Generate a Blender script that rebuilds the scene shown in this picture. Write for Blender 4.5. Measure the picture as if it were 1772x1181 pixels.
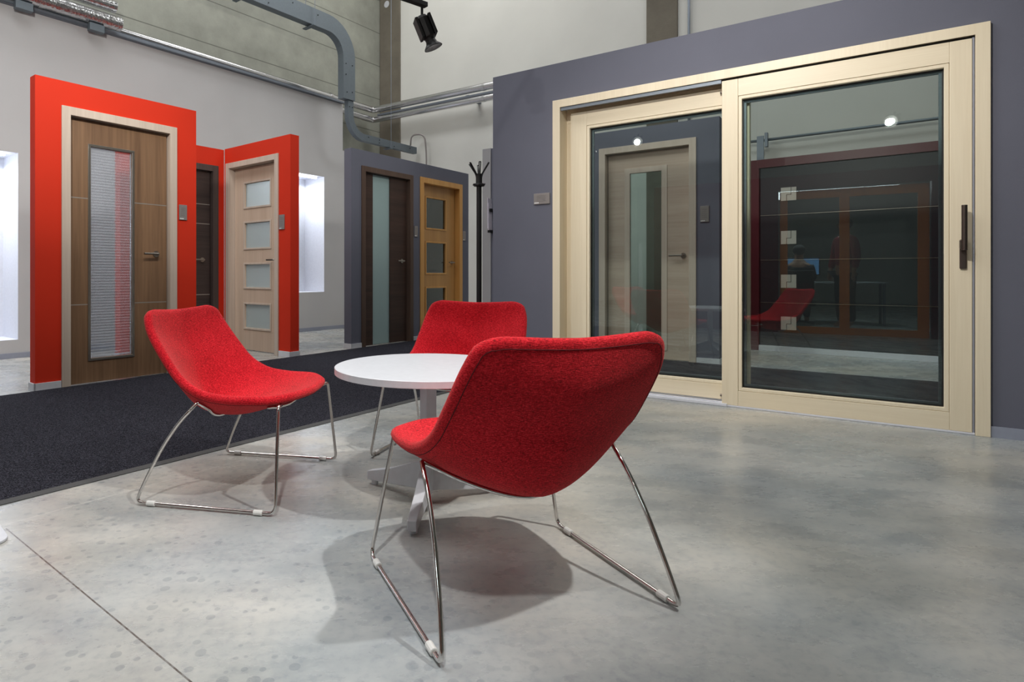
import bpy, bmesh, math, random
from mathutils import Vector, Matrix
random.seed(7)
PI = math.pi
for o in list(bpy.data.objects): bpy.data.objects.remove(o)
SC = bpy.context.scene
COL = SC.collection

# ------------------------------------------------------------------ camera, light, exposure
CAM_H = 0.86
cd = bpy.data.cameras.new('camera'); cam = bpy.data.objects.new('camera', cd); COL.objects.link(cam)
cam.location = (0, 0, CAM_H); cam.rotation_euler = (PI/2, 0, 0)
cd.sensor_width = 36; cd.lens = 1048/1772*36
cd.shift_x = (886-715)/1772; cd.shift_y = -(590.5-477)/1772
cd.clip_start = 0.05; cd.clip_end = 200
SC.camera = cam

SC.view_settings.view_transform = 'Standard'; SC.view_settings.look = 'None'
SC.view_settings.exposure = 0.0; SC.view_settings.gamma = 1; SC.view_settings.use_curve_mapping = False

w = bpy.data.worlds.new('world'); SC.world = w; w.use_nodes = True
w.node_tree.nodes['Background'].inputs[0].default_value = (.75, .85, 1, 1)
w.node_tree.nodes['Background'].inputs[1].default_value = 0.05

def area(name, loc, size, power, color=(1, 1, 1), rot=(0, 0, 0)):
    d = bpy.data.lights.new(name, 'AREA'); d.energy = power; d.color = color
    d.shape = 'RECTANGLE'; d.size = size[0]; d.size_y = size[1]
    o = bpy.data.objects.new(name, d); COL.objects.link(o); o.location = loc; o.rotation_euler = rot
    return o
def spot(name, loc, tgt, power, angle=60, blend=.6, radius=.05, color=(1, .96, .9)):
    d = bpy.data.lights.new(name, 'SPOT'); d.energy = power; d.color = color
    d.spot_size = math.radians(angle); d.spot_blend = blend; d.shadow_soft_size = radius
    o = bpy.data.objects.new(name, d); COL.objects.link(o); o.location = loc
    o.rotation_euler = (Vector(tgt)-Vector(loc)).to_track_quat('-Z', 'Y').to_euler()
    return o
# unseen area lights added far above the frame for soft overall light
area('fill_light', (-1.6, 2.8, 7.2), (4, 3), 90, (.97, .985, 1))
area('fill_light', (-3.4, 4.6, 7.2), (3, 4), 260, (.98, .985, 1))
area('fill_light', (0.2, 8.4, 7.2), (4, 1.6), 110, (1, .985, .96))
area('fill_light', (4.4, 5.4, 7.2), (3, 1.2), 90, (.98, .985, 1))  # added to brighten the right part of the back wall
area('fill_light', (-3.6, -4.0, 7.2), (5, 4), 50, (.97, .985, 1))
# track spots outside the frame, with added washes among them
spot('spot_light', (1.45, 1.00, 3.25), (-.15, 2.35, 0), 320, 46, .9, .035, (1, .98, .95))
spot('spot_light', (-.20, 0.20, 3.2), (-.95, 1.85, 0), 230, 62, 1., .05, (1, .98, .96))
spot('spot_light', (-0.9, 3.1, 3.3), (-2.45, 5.0, 1.7), 135, 64, 1., .06)
spot('spot_light', (0.1, 4.6, 3.2), (-1.8, 6.8, 1.3), 40, 55, .8, .06)
spot('spot_light', (1.2, 5.2, 3.25), (-.55, 7.4, 2.2), 80, 48, 1., .06)
spot('spot_light', (0.5, 1.9, 3.3), (2.35, 3.9, 1.35), 260, 80, 1., .06)  # added wash over the sliding door and the floor before it
spot('spot_light', (-1.6, 1.6, 3.4), (-3.6, 6.4, 3.0), 400, 84, 1., .1)  # added wide wash to brighten the left wall
spot('spot_light', (2.0, 4.9, 3.2), (2.3, 6.3, 1.6), 22, 75, .9, .06)

# ------------------------------------------------------------------ materials
def lin(r, g, b):
    f = lambda c: (c/255/12.92) if c/255 <= .04045 else ((c/255+.055)/1.055)**2.4
    return (f(r), f(g), f(b), 1)
def newmat(name):
    m = bpy.data.materials.new(name); m.use_nodes = True
    nt = m.node_tree; return m, nt, nt.nodes['Principled BSDF']
def N(nt, t, **kw):
    n = nt.nodes.new(t)
    for k, v in kw.items():
        if k in n.inputs: n.inputs[k].default_value = v
        else: setattr(n, k, v)
    return n
def coords(nt, scale=(1, 1, 1), rot=(0, 0, 0)):
    tc = N(nt, 'ShaderNodeTexCoord'); mp = N(nt, 'ShaderNodeMapping')
    mp.inputs['Scale'].default_value = scale; mp.inputs['Rotation'].default_value = rot
    nt.links.new(tc.outputs['Object'], mp.inputs[0]); return mp.outputs[0]
def ramp(nt, fac, stops):
    r = N(nt, 'ShaderNodeValToRGB'); e = r.color_ramp.elements
    e[0].position, e[0].color = stops[0]; e[1].position, e[1].color = stops[-1]
    for p, c in stops[1:-1]:
        x = e.new(p); x.color = c
    nt.links.new(fac, r.inputs[0]); return r.outputs[0]
def bump(nt, b, height, strength=.2, dist=.002):
    n = N(nt, 'ShaderNodeBump', Strength=strength, Distance=dist)
    nt.links.new(height, n.inputs['Height']); nt.links.new(n.outputs[0], b.inputs['Normal'])
def plain(name, col, rough=.5, metal=0., spec=.5, noise=0., nscale=300):
    m, nt, b = newmat(name)
    b.inputs['Base Color'].default_value = col; b.inputs['Roughness'].default_value = rough
    b.inputs['Metallic'].default_value = metal; b.inputs['Specular IOR Level'].default_value = spec
    no = N(nt, 'ShaderNodeTexNoise', Scale=nscale if noise else 40.); nt.links.new(coords(nt), no.inputs['Vector'])
    if noise: bump(nt, b, no.outputs[0], noise, .006 if metal else .001)
    else:
        k = tuple(c*.94 for c in col[:3])+(1,)
        nt.links.new(ramp(nt, no.outputs[0], [(.3, k), (.7, col)]), b.inputs['Base Color'])
    return m
def painted(name, col, rough=.75, amount=.05):
    m, nt, b = newmat(name); b.inputs['Roughness'].default_value = rough; b.inputs['Specular IOR Level'].default_value = .3
    n1 = N(nt, 'ShaderNodeTexNoise', Scale=1.3, Detail=5.); nt.links.new(coords(nt), n1.inputs['Vector'])
    k = tuple(c*(1-amount) for c in col[:3])+(1,); k2 = tuple(min(1, c*(1+amount)) for c in col[:3])+(1,)
    nt.links.new(ramp(nt, n1.outputs[0], [(.35, k), (.65, k2)]), b.inputs['Base Color'])
    n2 = N(nt, 'ShaderNodeTexNoise', Scale=260., Detail=2.); nt.links.new(coords(nt), n2.inputs['Vector'])
    bump(nt, b, n2.outputs[0], .25, .0015); return m
def wood(name, c1, c2, vertical=True, rough=.45, sc=1., contrast=(.3, .7)):
    m, nt, b = newmat(name); b.inputs['Roughness'].default_value = rough
    s = (55*sc, 55*sc, 1.6*sc) if vertical else (1.6*sc, 55*sc, 55*sc)
    v = coords(nt, s)
    n1 = N(nt, 'ShaderNodeTexNoise', Scale=1., Detail=6., Roughness=.6, Distortion=.6); nt.links.new(v, n1.inputs['Vector'])
    s2 = (9*sc, 9*sc, .5*sc) if vertical else (.5*sc, 9*sc, 9*sc)
    n2 = N(nt, 'ShaderNodeTexNoise', Scale=1., Detail=3.); nt.links.new(coords(nt, s2), n2.inputs['Vector'])
    mx = N(nt, 'ShaderNodeMath', operation='ADD'); nt.links.new(n1.outputs[0], mx.inputs[0]); nt.links.new(n2.outputs[0], mx.inputs[1])
    h = N(nt, 'ShaderNodeMath', operation='MULTIPLY'); nt.links.new(mx.outputs[0], h.inputs[0]); h.inputs[1].default_value = .5
    nt.links.new(ramp(nt, h.outputs[0], [(contrast[0], c1), (contrast[1], c2)]), b.inputs['Base Color'])
    bump(nt, b, n1.outputs[0], .12, .001); return m
def clear_glass(name, tint, refl=1.5):
    m = bpy.data.materials.new(name); m.use_nodes = True; nt = m.node_tree; nt.nodes.clear()
    out = N(nt, 'ShaderNodeOutputMaterial'); mix = N(nt, 'ShaderNodeMixShader')
    tr = N(nt, 'ShaderNodeBsdfTransparent', Color=tint); gl = N(nt, 'ShaderNodeBsdfGlossy', Roughness=0.)
    gl.inputs['Color'].default_value = (.95, 1, .98, 1)
    fr = N(nt, 'ShaderNodeFresnel', IOR=refl)
    nt.links.new(fr.outputs[0], mix.inputs[0]); nt.links.new(tr.outputs[0], mix.inputs[1]); nt.links.new(gl.outputs[0], mix.inputs[2])
    nt.links.new(mix.outputs[0], out.inputs[0]); return m
def frosted(name, col, trans=.55, rough=.35, ribs=0, ior=1.3):
    m, nt, b = newmat(name); b.inputs['Base Color'].default_value = col
    b.inputs['Roughness'].default_value = rough; b.inputs['Transmission Weight'].default_value = trans; b.inputs['IOR'].default_value = ior
    if ribs:
        wv = N(nt, 'ShaderNodeTexWave', Scale=ribs, Distortion=.5, bands_direction='Z'); wv.inputs['Detail Scale'].default_value = 3
        nt.links.new(coords(nt), wv.inputs['Vector']); bump(nt, b, wv.outputs[0], .8, .0034)
    else:
        n = N(nt, 'ShaderNodeTexNoise', Scale=500.); nt.links.new(coords(nt), n.inputs['Vector']); bump(nt, b, n.outputs[0], .2, .001)
    return m
def emit(name, col, s):
    m = bpy.data.materials.new(name); m.use_nodes = True; nt = m.node_tree; nt.nodes.clear()
    out = N(nt, 'ShaderNodeOutputMaterial'); e = N(nt, 'ShaderNodeEmission', Color=col, Strength=s)
    nt.links.new(e.outputs[0], out.inputs[0]); return m

M = {}
M['grey'] = painted('slate_paint', lin(104, 106, 119), .8)
M['grey_light'] = painted('light_grey_paint', lin(165, 164, 166), .8)
M['plaster'] = painted('grey_plaster', lin(192, 192, 193), .85, .03)
M['white_wall'] = painted('white_plaster', lin(214, 214, 208), .85, .03)
M['red'] = painted('orange_red_paint', lin(206, 46, 18), .75, .04)
M['dark_red'] = plain('dark_red_lacquer', lin(92, 22, 34), .35)
M['anthracite'] = plain('anthracite_lacquer', lin(38, 40, 46), .4)
M['white'] = plain('white_lacquer', lin(204, 206, 211), .35)
M['skirt'] = plain('white_skirting', lin(214, 216, 222), .45)
M['skirt_grey'] = plain('grey_skirting', lin(150, 156, 172), .45)
M['pale'] = wood('pale_lacquered_wood', lin(224, 210, 182), lin(238, 226, 200), True, .4, 1.2)
M['pale_h'] = wood('pale_lacquered_wood_across', lin(224, 210, 182), lin(238, 226, 200), False, .4, 1.2)
M['walnut'] = wood('brown_walnut', lin(98, 72, 52), lin(142, 110, 82), True, .45)
M['ash'] = wood('greyed_ash', lin(184, 168, 154), lin(208, 193, 179), True, .5)
M['ash_h'] = wood('greyed_ash_across', lin(172, 152, 136), lin(200, 182, 166), False, .5)
M['beech'] = wood('pale_beech', lin(186, 162, 142), lin(208, 187, 168), True, .5)
M['wenge'] = wood('dark_wenge', lin(46, 36, 34), lin(74, 60, 56), False, .5)
M['wenge_v'] = wood('dark_wenge_upright', lin(56, 46, 44), lin(80, 68, 64), True, .5)
M['brown'] = wood('dark_brown_oak', lin(50, 34, 28), lin(78, 56, 46), False, .5)
M['brown_v'] = wood('dark_brown_oak_upright', lin(74, 56, 46), lin(96, 76, 64), True, .5)
M['oak'] = wood('honey_oak', lin(196, 140, 74), lin(222, 170, 100), True, .4)
M['pane'] = clear_glass('reflective_glass', (.8, .82, .8, 1), 2.3)
M['oak_d'] = wood('honey_oak_leaf', lin(176, 128, 72), lin(204, 156, 96), True, .4)
M['orange_wood'] = wood('orange_pine', lin(206, 116, 36), lin(228, 140, 52), True, .4)
M['chrome'] = plain('polished_chrome', lin(216, 212, 208), .12, 1.)
M['steel'] = plain('brushed_steel', lin(170, 164, 156), .32, 1.)
M['bronze'] = plain('bronzed_steel', lin(108, 98, 92), .38, 1.)
M['galv'] = plain('galvanised_steel', lin(116, 126, 134), .5, .55)
M['galv_tray'] = plain('galvanised_tray', lin(128, 136, 146), .5, .5)
M['foil'] = plain('pipe_foil', lin(206, 206, 208), .25, 1., noise=.25, nscale=9.)
M['crinkle'] = plain('crinkled_foil', lin(212, 212, 214), .2, 1., noise=1., nscale=38.)
M['black'] = plain('black_metal', lin(14, 13, 14), .5)
M['blackp'] = plain('black_gasket', lin(14, 14, 15), .6)
M['glide'] = plain('milky_plastic', lin(214, 214, 210), .3)
M['plate'] = plain('label_plate', lin(146, 140, 138), .4, .3)
M['emblem'] = plain('pale_metal', lin(206, 200, 190), .5)
M['plate_mark'] = plain('label_print', lin(225, 225, 225), .5)
M['plate_text'] = plain('label_text', lin(110, 106, 106), .5)
M['alu'] = plain('white_aluminium', lin(222, 224, 232), .35)
M['inlay'] = plain('metal_inlay', lin(176, 170, 162), .4, .6)
M['paper'] = plain('paper', lin(226, 220, 232), .6)
M['niche'] = plain('niche_white', lin(228, 231, 240), .6)
M['dkglass'] = clear_glass('clear_glass', (.86, .93, .91, 1), 1.5)
M['slglass'] = clear_glass('slider_glass', (.86, .91, .895, 1), 1.62)
M['ribglass'] = frosted('ribbed_glass', lin(212, 218, 226), .76, .09, 14, 1.14)
M['frost'] = frosted('frosted_glass', lin(206, 216, 216), .6, .5)
M['mint'] = frosted('mint_frosted_glass', lin(176, 200, 200), .25, .5)
M['lamp_on'] = emit('lamp_lens', (1, .97, .92, 1), 90)
M['strip'] = emit('niche_strip', (.93, .96, 1, 1), 9)
M['screen'] = emit('screen_glow', lin(120, 170, 230), 1.6)
M['amber'] = emit('amber_glow', (1, .55, .12, 1), 10)
M['skin'] = plain('skin', lin(198, 150, 125), .5)
M['hair'] = plain('dark_hair', lin(38, 30, 26), .7)
M['sweater'] = plain('red_knit', lin(150, 28, 38), .9)
M['trousers'] = plain('dark_cloth', lin(30, 32, 42), .9)

def fabric_mat():
    m, nt, b = newmat('red_knitted_fabric'); b.inputs['Roughness'].default_value = .95
    b.inputs['Specular IOR Level'].default_value = .15
    b.inputs['Sheen Weight'].default_value = .25; b.inputs['Sheen Tint'].default_value = (1, .4, .35, 1)
    v = coords(nt, (1, 1, 1))
    n1 = N(nt, 'ShaderNodeTexNoise', Scale=260., Detail=4., Roughness=.7); nt.links.new(v, n1.inputs['Vector'])
    n3 = N(nt, 'ShaderNodeTexNoise', Scale=9., Detail=2.); nt.links.new(v, n3.inputs['Vector'])
    n2 = N(nt, 'ShaderNodeTexNoise', Scale=1., Detail=2.); nt.links.new(coords(nt, (260, 90, 700)), n2.inputs['Vector'])
    a = N(nt, 'ShaderNodeMath', operation='ADD'); nt.links.new(n1.outputs[0], a.inputs[0]); nt.links.new(n2.outputs[0], a.inputs[1])
    h = N(nt, 'ShaderNodeMath', operation='MULTIPLY_ADD'); nt.links.new(a.outputs[0], h.inputs[0]); h.inputs[1].default_value = .46
    g = N(nt, 'ShaderNodeMath', operation='MULTIPLY'); nt.links.new(n3.outputs[0], g.inputs[0]); g.inputs[1].default_value = .08
    nt.links.new(g.outputs[0], h.inputs[2])
    nt.links.new(ramp(nt, h.outputs[0], [(.36, lin(96, 6, 14)), (.5, lin(190, 18, 32)), (.64, lin(236, 52, 64))]), b.inputs['Base Color'])
    bump(nt, b, a.outputs[0], .55, .0025); return m
M['fabric'] = fabric_mat()
M['seam'] = plain('dark_red_thread', lin(84, 6, 14), .9)

def floor_mat():
    m, nt, b = newmat('polished_concrete'); L = nt.links
    tc = N(nt, 'ShaderNodeTexCoord'); P = tc.outputs['Object']
    def noise(scale, sx=1, sy=1, detail=6., rough=.6, dist=.0, off=0):
        mp = N(nt, 'ShaderNodeMapping'); mp.inputs['Scale'].default_value = (sx, sy, 1); mp.inputs['Location'].default_value = (off, off*.7, 0)
        mp.inputs['Rotation'].default_value = (0, 0, -.3)
        L.new(P, mp.inputs[0]); n = N(nt, 'ShaderNodeTexNoise', Scale=scale, Detail=detail, Roughness=rough, Distortion=dist)
        L.new(mp.outputs[0], n.inputs['Vector']); return n.outputs[0]
    big = noise(1.2, 1, 1.5, 9, .58, .15); mid = noise(3.2, 1, 1.9, 10, .66, .1, 3); fine = noise(42, 1, 1, 3, .6)
    warm = noise(.9, 1, 1, 4, .5, .2, 9)
    base = ramp(nt, big, [(.3, lin(136, 140, 142)), (.45, lin(160, 163, 162)), (.6, lin(182, 182, 178)), (.75, lin(198, 196, 190))])
    md = ramp(nt, mid, [(.28, (.82, .83, .85, 1)), (.52, (.97, .97, .97, 1)), (.74, (1.06, 1.05, 1.03, 1))])
    fn = ramp(nt, fine, [(.35, (.88, .89, .91, 1)), (.48, (.99, .99, .99, 1)), (.65, (1.03, 1.03, 1.02, 1))])
    wm = ramp(nt, warm, [(.4, (.97, 1, 1.03, 1)), (.62, (1.05, 1.0, .93, 1))])
    def mul(a, c, f=1.):
        x = N(nt, 'ShaderNodeMix', data_type='RGBA', blend_type='MULTIPLY'); x.inputs[0].default_value = f
        L.new(a, x.inputs[6]); L.new(c, x.inputs[7]); return x.outputs[2]
    c = mul(mul(mul(base, md), fn), wm)
    # pock marks: dark round spots of cast concrete, denser in patches
    vo = N(nt, 'ShaderNodeTexVoronoi', voronoi_dimensions='2D', Scale=21.); L.new(P, vo.inputs['Vector'])
    gt = N(nt, 'ShaderNodeTexNoise', Scale=2.2); L.new(P, gt.inputs['Vector'])
    thr = N(nt, 'ShaderNodeMath', operation='MULTIPLY_ADD'); L.new(vo.outputs['Color'], thr.inputs[0]); thr.inputs[1].default_value = .52; thr.inputs[2].default_value = -.17
    lt = N(nt, 'ShaderNodeMath', operation='LESS_THAN'); L.new(vo.outputs['Distance'], lt.inputs[0]); L.new(thr.outputs[0], lt.inputs[1])
    pr = N(nt, 'ShaderNodeMath', operation='GREATER_THAN'); L.new(gt.outputs[0], pr.inputs[0]); pr.inputs[1].default_value = .44
    # only in the left half of the room, where the slab is pocked
    sx = N(nt, 'ShaderNodeSeparateXYZ'); L.new(P, sx.inputs[0])
    lx = N(nt, 'ShaderNodeMapRange', clamp=True); L.new(sx.outputs[0], lx.inputs[0]); lx.inputs[1].default_value = .9; lx.inputs[2].default_value = -.3
    a1 = N(nt, 'ShaderNodeMath', operation='MULTIPLY'); L.new(lt.outputs[0], a1.inputs[0]); L.new(pr.outputs[0], a1.inputs[1])
    a2 = N(nt, 'ShaderNodeMath', operation='MULTIPLY'); L.new(a1.outputs[0], a2.inputs[0]); L.new(lx.outputs[0], a2.inputs[1])
    a3 = N(nt, 'ShaderNodeMath', operation='MULTIPLY'); L.new(a2.outputs[0], a3.inputs[0]); a3.inputs[1].default_value = .42
    x = N(nt, 'ShaderNodeMix', data_type='RGBA', blend_type='MULTIPLY'); L.new(a3.outputs[0], x.inputs[0]); L.new(c, x.inputs[6]); x.inputs[7].default_value = (.5, .54, .6, 1)
    c = x.outputs[2]
    # saw cuts in the slab
    def line(p, q, wd, col, f, wob=.004):
        nonlocal c
        dx, dy = q[0]-p[0], q[1]-p[1]; ln = math.hypot(dx, dy); nx, ny = -dy/ln, dx/ln
        dt = N(nt, 'ShaderNodeVectorMath', operation='DOT_PRODUCT'); L.new(P, dt.inputs[0]); dt.inputs[1].default_value = (nx, ny, 0)
        s = N(nt, 'ShaderNodeMath', operation='SUBTRACT'); L.new(dt.outputs['Value'], s.inputs[0]); s.inputs[1].default_value = nx*p[0]+ny*p[1]
        ab = N(nt, 'ShaderNodeMath', operation='ABSOLUTE'); L.new(s.outputs[0], ab.inputs[0])
        al = N(nt, 'ShaderNodeVectorMath', operation='DOT_PRODUCT'); L.new(P, al.inputs[0]); al.inputs[1].default_value = (dx/ln, dy/ln, 0)
        st = N(nt, 'ShaderNodeMath', operation='LESS_THAN'); L.new(ab.outputs[0], st.inputs[0]); st.inputs[1].default_value = wd
        en = N(nt, 'ShaderNodeMath', operation='GREATER_THAN'); L.new(al.outputs['Value'], en.inputs[0]); en.inputs[1].default_value = (dx*p[0]+dy*p[1])/ln
        e2 = N(nt, 'ShaderNodeMath', operation='LESS_THAN'); L.new(al.outputs['Value'], e2.inputs[0]); e2.inputs[1].default_value = (dx*q[0]+dy*q[1])/ln
        m1 = N(nt, 'ShaderNodeMath', operation='MULTIPLY'); L.new(st.outputs[0], m1.inputs[0]); L.new(en.outputs[0], m1.inputs[1])
        m2 = N(nt, 'ShaderNodeMath', operation='MULTIPLY'); L.new(m1.outputs[0], m2.inputs[0]); L.new(e2.outputs[0], m2.inputs[1])
        m3 = N(nt, 'ShaderNodeMath', operation='MULTIPLY'); L.new(m2.outputs[0], m3.inputs[0]); L.new(fine, m3.inputs[1])
        m4 = N(nt, 'ShaderNodeMath', operation='MULTIPLY'); L.new(m3.outputs[0], m4.inputs[0]); m4.inputs[1].default_value = f*2
        x = N(nt, 'ShaderNodeMix', data_type='RGBA'); L.new(m4.outputs[0], x.inputs[0]); L.new(c, x.inputs[6]); x.inputs[7].default_value = col
        c = x.outputs[2]
    line((-1.384, 2.058), (.3, .626), .0022, lin(84, 78, 74), .85)
    line((-1.6, 1.86), (1.4, 5.45), .0022, lin(226, 222, 214), .35)
    L.new(c, b.inputs['Base Color'])
    rr = ramp(nt, mid, [(.3, (.2, .2, .2, 1)), (.7, (.36, .36, .36, 1))]); L.new(rr, b.inputs['Roughness'])
    b.inputs['Specular IOR Level'].default_value = .55
    bump(nt, b, fine, .06, .001); return m
M['floor'] = floor_mat()

def carpet_mat():
    m, nt, b = newmat('charcoal_ribbed_carpet'); b.inputs['Roughness'].default_value = 1; b.inputs['Specular IOR Level'].default_value = .1
    v = coords(nt); n1 = N(nt, 'ShaderNodeTexNoise', Scale=170., Detail=4., Roughness=.75); nt.links.new(v, n1.inputs['Vector'])
    wv = N(nt, 'ShaderNodeTexWave', Scale=34., Distortion=2.5, bands_direction='Y'); wv.inputs['Detail Scale'].default_value = 6; nt.links.new(v, wv.inputs['Vector'])
    a = N(nt, 'ShaderNodeMath', operation='MULTIPLY_ADD'); nt.links.new(wv.outputs[0], a.inputs[0]); a.inputs[1].default_value = .22; nt.links.new(n1.outputs[0], a.inputs[2])
    nt.links.new(ramp(nt, a.outputs[0], [(.38, lin(12, 12, 16)), (.62, lin(26, 26, 33)), (.85, lin(100, 100, 112))]), b.inputs['Base Color'])
    bump(nt, b, a.outputs[0], .9, .006); return m
M['carpet'] = carpet_mat()
M['carpet_edge'] = plain('rubber_edging', lin(62, 62, 62), .7)

def concrete_mat(name, base, lines=0, zoff=0):
    m, nt, b = newmat(name); b.inputs['Roughness'].default_value = .85
    v = coords(nt); n1 = N(nt, 'ShaderNodeTexNoise', Scale=2.5, Detail=8., Roughness=.65); nt.links.new(v, n1.inputs['Vector'])
    k = tuple(c*.8 for c in base[:3])+(1,); k2 = tuple(min(1, c*1.12) for c in base[:3])+(1,)
    col = ramp(nt, n1.outputs[0], [(.3, k), (.7, k2)])
    if lines:
        sx = N(nt, 'ShaderNodeSeparateXYZ'); tc = N(nt, 'ShaderNodeTexCoord'); nt.links.new(tc.outputs['Object'], sx.inputs[0])
        sb = N(nt, 'ShaderNodeMath', operation='SUBTRACT'); nt.links.new(sx.outputs[2], sb.inputs[0]); sb.inputs[1].default_value = zoff
        dv = N(nt, 'ShaderNodeMath', operation='DIVIDE'); nt.links.new(sb.outputs[0], dv.inputs[0]); dv.inputs[1].default_value = lines
        fr = N(nt, 'ShaderNodeMath', operation='FRACT'); nt.links.new(dv.outputs[0], fr.inputs[0])
        lt = N(nt, 'ShaderNodeMath', operation='LESS_THAN'); nt.links.new(fr.outputs[0], lt.inputs[0]); lt.inputs[1].default_value = .022
        x = N(nt, 'ShaderNodeMix', data_type='RGBA'); nt.links.new(lt.outputs[0], x.inputs[0]); nt.links.new(col, x.inputs[6]); x.inputs[7].default_value = tuple(c*.45 for c in base[:3])+(1,)
        col = x.outputs[2]
    nt.links.new(col, b.inputs['Base Color'])
    n2 = N(nt, 'ShaderNodeTexNoise', Scale=60., Detail=3.); nt.links.new(v, n2.inputs['Vector']); bump(nt, b, n2.outputs[0], .3, .003); return m
M['concrete'] = concrete_mat('precast_panels', lin(150, 152, 142), .6, 4.06)
M['column'] = concrete_mat('raw_concrete', lin(112, 106, 94))

# ------------------------------------------------------------------ mesh helpers
def obj(name, bm, mat, parent=None, smooth=False, bevel=0, seg=2, loc=None, rot=None):
    me = bpy.data.meshes.new(name)
    bmesh.ops.recalc_face_normals(bm, faces=bm.faces)
    if smooth:
        for f in bm.faces: f.smooth = True
    bm.to_mesh(me); bm.free()
    for mm in (mat if isinstance(mat, (list, tuple)) else [mat]): me.materials.append(mm)
    o = bpy.data.objects.new(name, me); COL.objects.link(o)
    if parent: o.parent = parent
    if loc: o.location = loc
    if rot: o.rotation_euler = rot
    if bevel:
        b = o.modifiers.new('b', 'BEVEL'); b.width = bevel; b.segments = seg; b.limit_method = 'ANGLE'; b.angle_limit = math.radians(40)
    return o
def tag(o, label=None, cat=None, group=None, kind=None):
    if label: o['label'] = label
    if cat: o['category'] = cat
    if group: o['group'] = group
    if kind: o['kind'] = kind
    return o
def thing(name, label, cat, loc=(0, 0, 0), rz=0, group=None, kind=None):
    o = bpy.data.objects.new(name, None); COL.objects.link(o); o.empty_display_size = .1
    o.location = loc; o.rotation_euler = (0, 0, rz); return tag(o, label, cat, group, kind)
def BM(): return bmesh.new()
def box(bm, x0, x1, y0, y1, z0, z1, mi=0):
    v = [bm.verts.new(p) for p in ((x0, y0, z0), (x1, y0, z0), (x1, y1, z0), (x0, y1, z0), (x0, y0, z1), (x1, y0, z1), (x1, y1, z1), (x0, y1, z1))]
    for f in ((3, 2, 1, 0), (4, 5, 6, 7), (0, 1, 5, 4), (1, 2, 6, 5), (2, 3, 7, 6), (3, 0, 4, 7)):
        bm.faces.new([v[i] for i in f]).material_index = mi
    return bm
def plate(bm, x0, x1, z0, z1, y0, y1, holes=()):
    """slab in the XZ plane with rectangular holes (hx0,hx1,hz0,hz1)"""
    xs = sorted({x0, x1, *[h[0] for h in holes], *[h[1] for h in holes]}); zs = sorted({z0, z1, *[h[2] for h in holes], *[h[3] for h in holes]})
    xs = [x for x in xs if x0 <= x <= x1]; zs = [z for z in zs if z0 <= z <= z1]
    def solid(i, j):
        if i < 0 or j < 0 or i >= len(xs)-1 or j >= len(zs)-1: return False
        cx, cz = (xs[i]+xs[i+1])/2, (zs[j]+zs[j+1])/2
        return not any(h[0] < cx < h[1] and h[2] < cz < h[3] for h in holes)
    V = {}
    def v(i, k, j):
        if (i, k, j) not in V: V[(i, k, j)] = bm.verts.new((xs[i], (y0, y1)[k], zs[j]))
        return V[(i, k, j)]
    for i in range(len(xs)-1):
        for j in range(len(zs)-1):
            if not solid(i, j): continue
            bm.faces.new((v(i, 0, j), v(i+1, 0, j), v(i+1, 0, j+1), v(i, 0, j+1)))
            bm.faces.new((v(i, 1, j+1), v(i+1, 1, j+1), v(i+1, 1, j), v(i, 1, j)))
            if not solid(i-1, j): bm.faces.new((v(i, 0, j), v(i, 0, j+1), v(i, 1, j+1), v(i, 1, j)))
            if not solid(i+1, j): bm.faces.new((v(i+1, 0, j+1), v(i+1, 0, j), v(i+1, 1, j), v(i+1, 1, j+1)))
            if not solid(i, j-1): bm.faces.new((v(i, 0, j), v(i, 1, j), v(i+1, 1, j), v(i+1, 0, j)))
            if not solid(i, j+1): bm.faces.new((v(i, 1, j+1), v(i, 0, j+1), v(i+1, 0, j+1), v(i+1, 1, j+1)))
    return bm
def cyl(bm, p, q, r, r2=None, n=20, caps=True):
    p, q = Vector(p), Vector(q); d = (q-p).normalized(); a = d.orthogonal().normalized(); b = d.cross(a)
    r2 = r if r2 is None else r2
    A = [bm.verts.new(p+r*(math.cos(t)*a+math.sin(t)*b)) for t in [2*PI*i/n for i in range(n)]]
    B = [bm.verts.new(q+r2*(math.cos(t)*a+math.sin(t)*b)) for t in [2*PI*i/n for i in range(n)]]
    for i in range(n): bm.faces.new((A[i], A[(i+1) % n], B[(i+1) % n], B[i]))
    if caps: bm.faces.new(A[::-1]); bm.faces.new(B)
    return bm
def fillet(pts, r, seg=6):
    pts = [Vector(p) for p in pts]; out = [pts[0]]
    rr = r if isinstance(r, (list, tuple)) else [r]*len(pts)
    for i in range(1, len(pts)-1):
        p, a, b = pts[i], (pts[i-1]-pts[i]), (pts[i+1]-pts[i])
        k = min(rr[i], a.length*.49, b.length*.49)
        if k < 1e-5: out.append(p); continue
        A, B = p+a.normalized()*k, p+b.normalized()*k
        for s in range(seg+1):
            t = s/seg; out.append((1-t)**2*A+2*t*(1-t)*p+t*t*B)
    out.append(pts[-1]); return out
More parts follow.
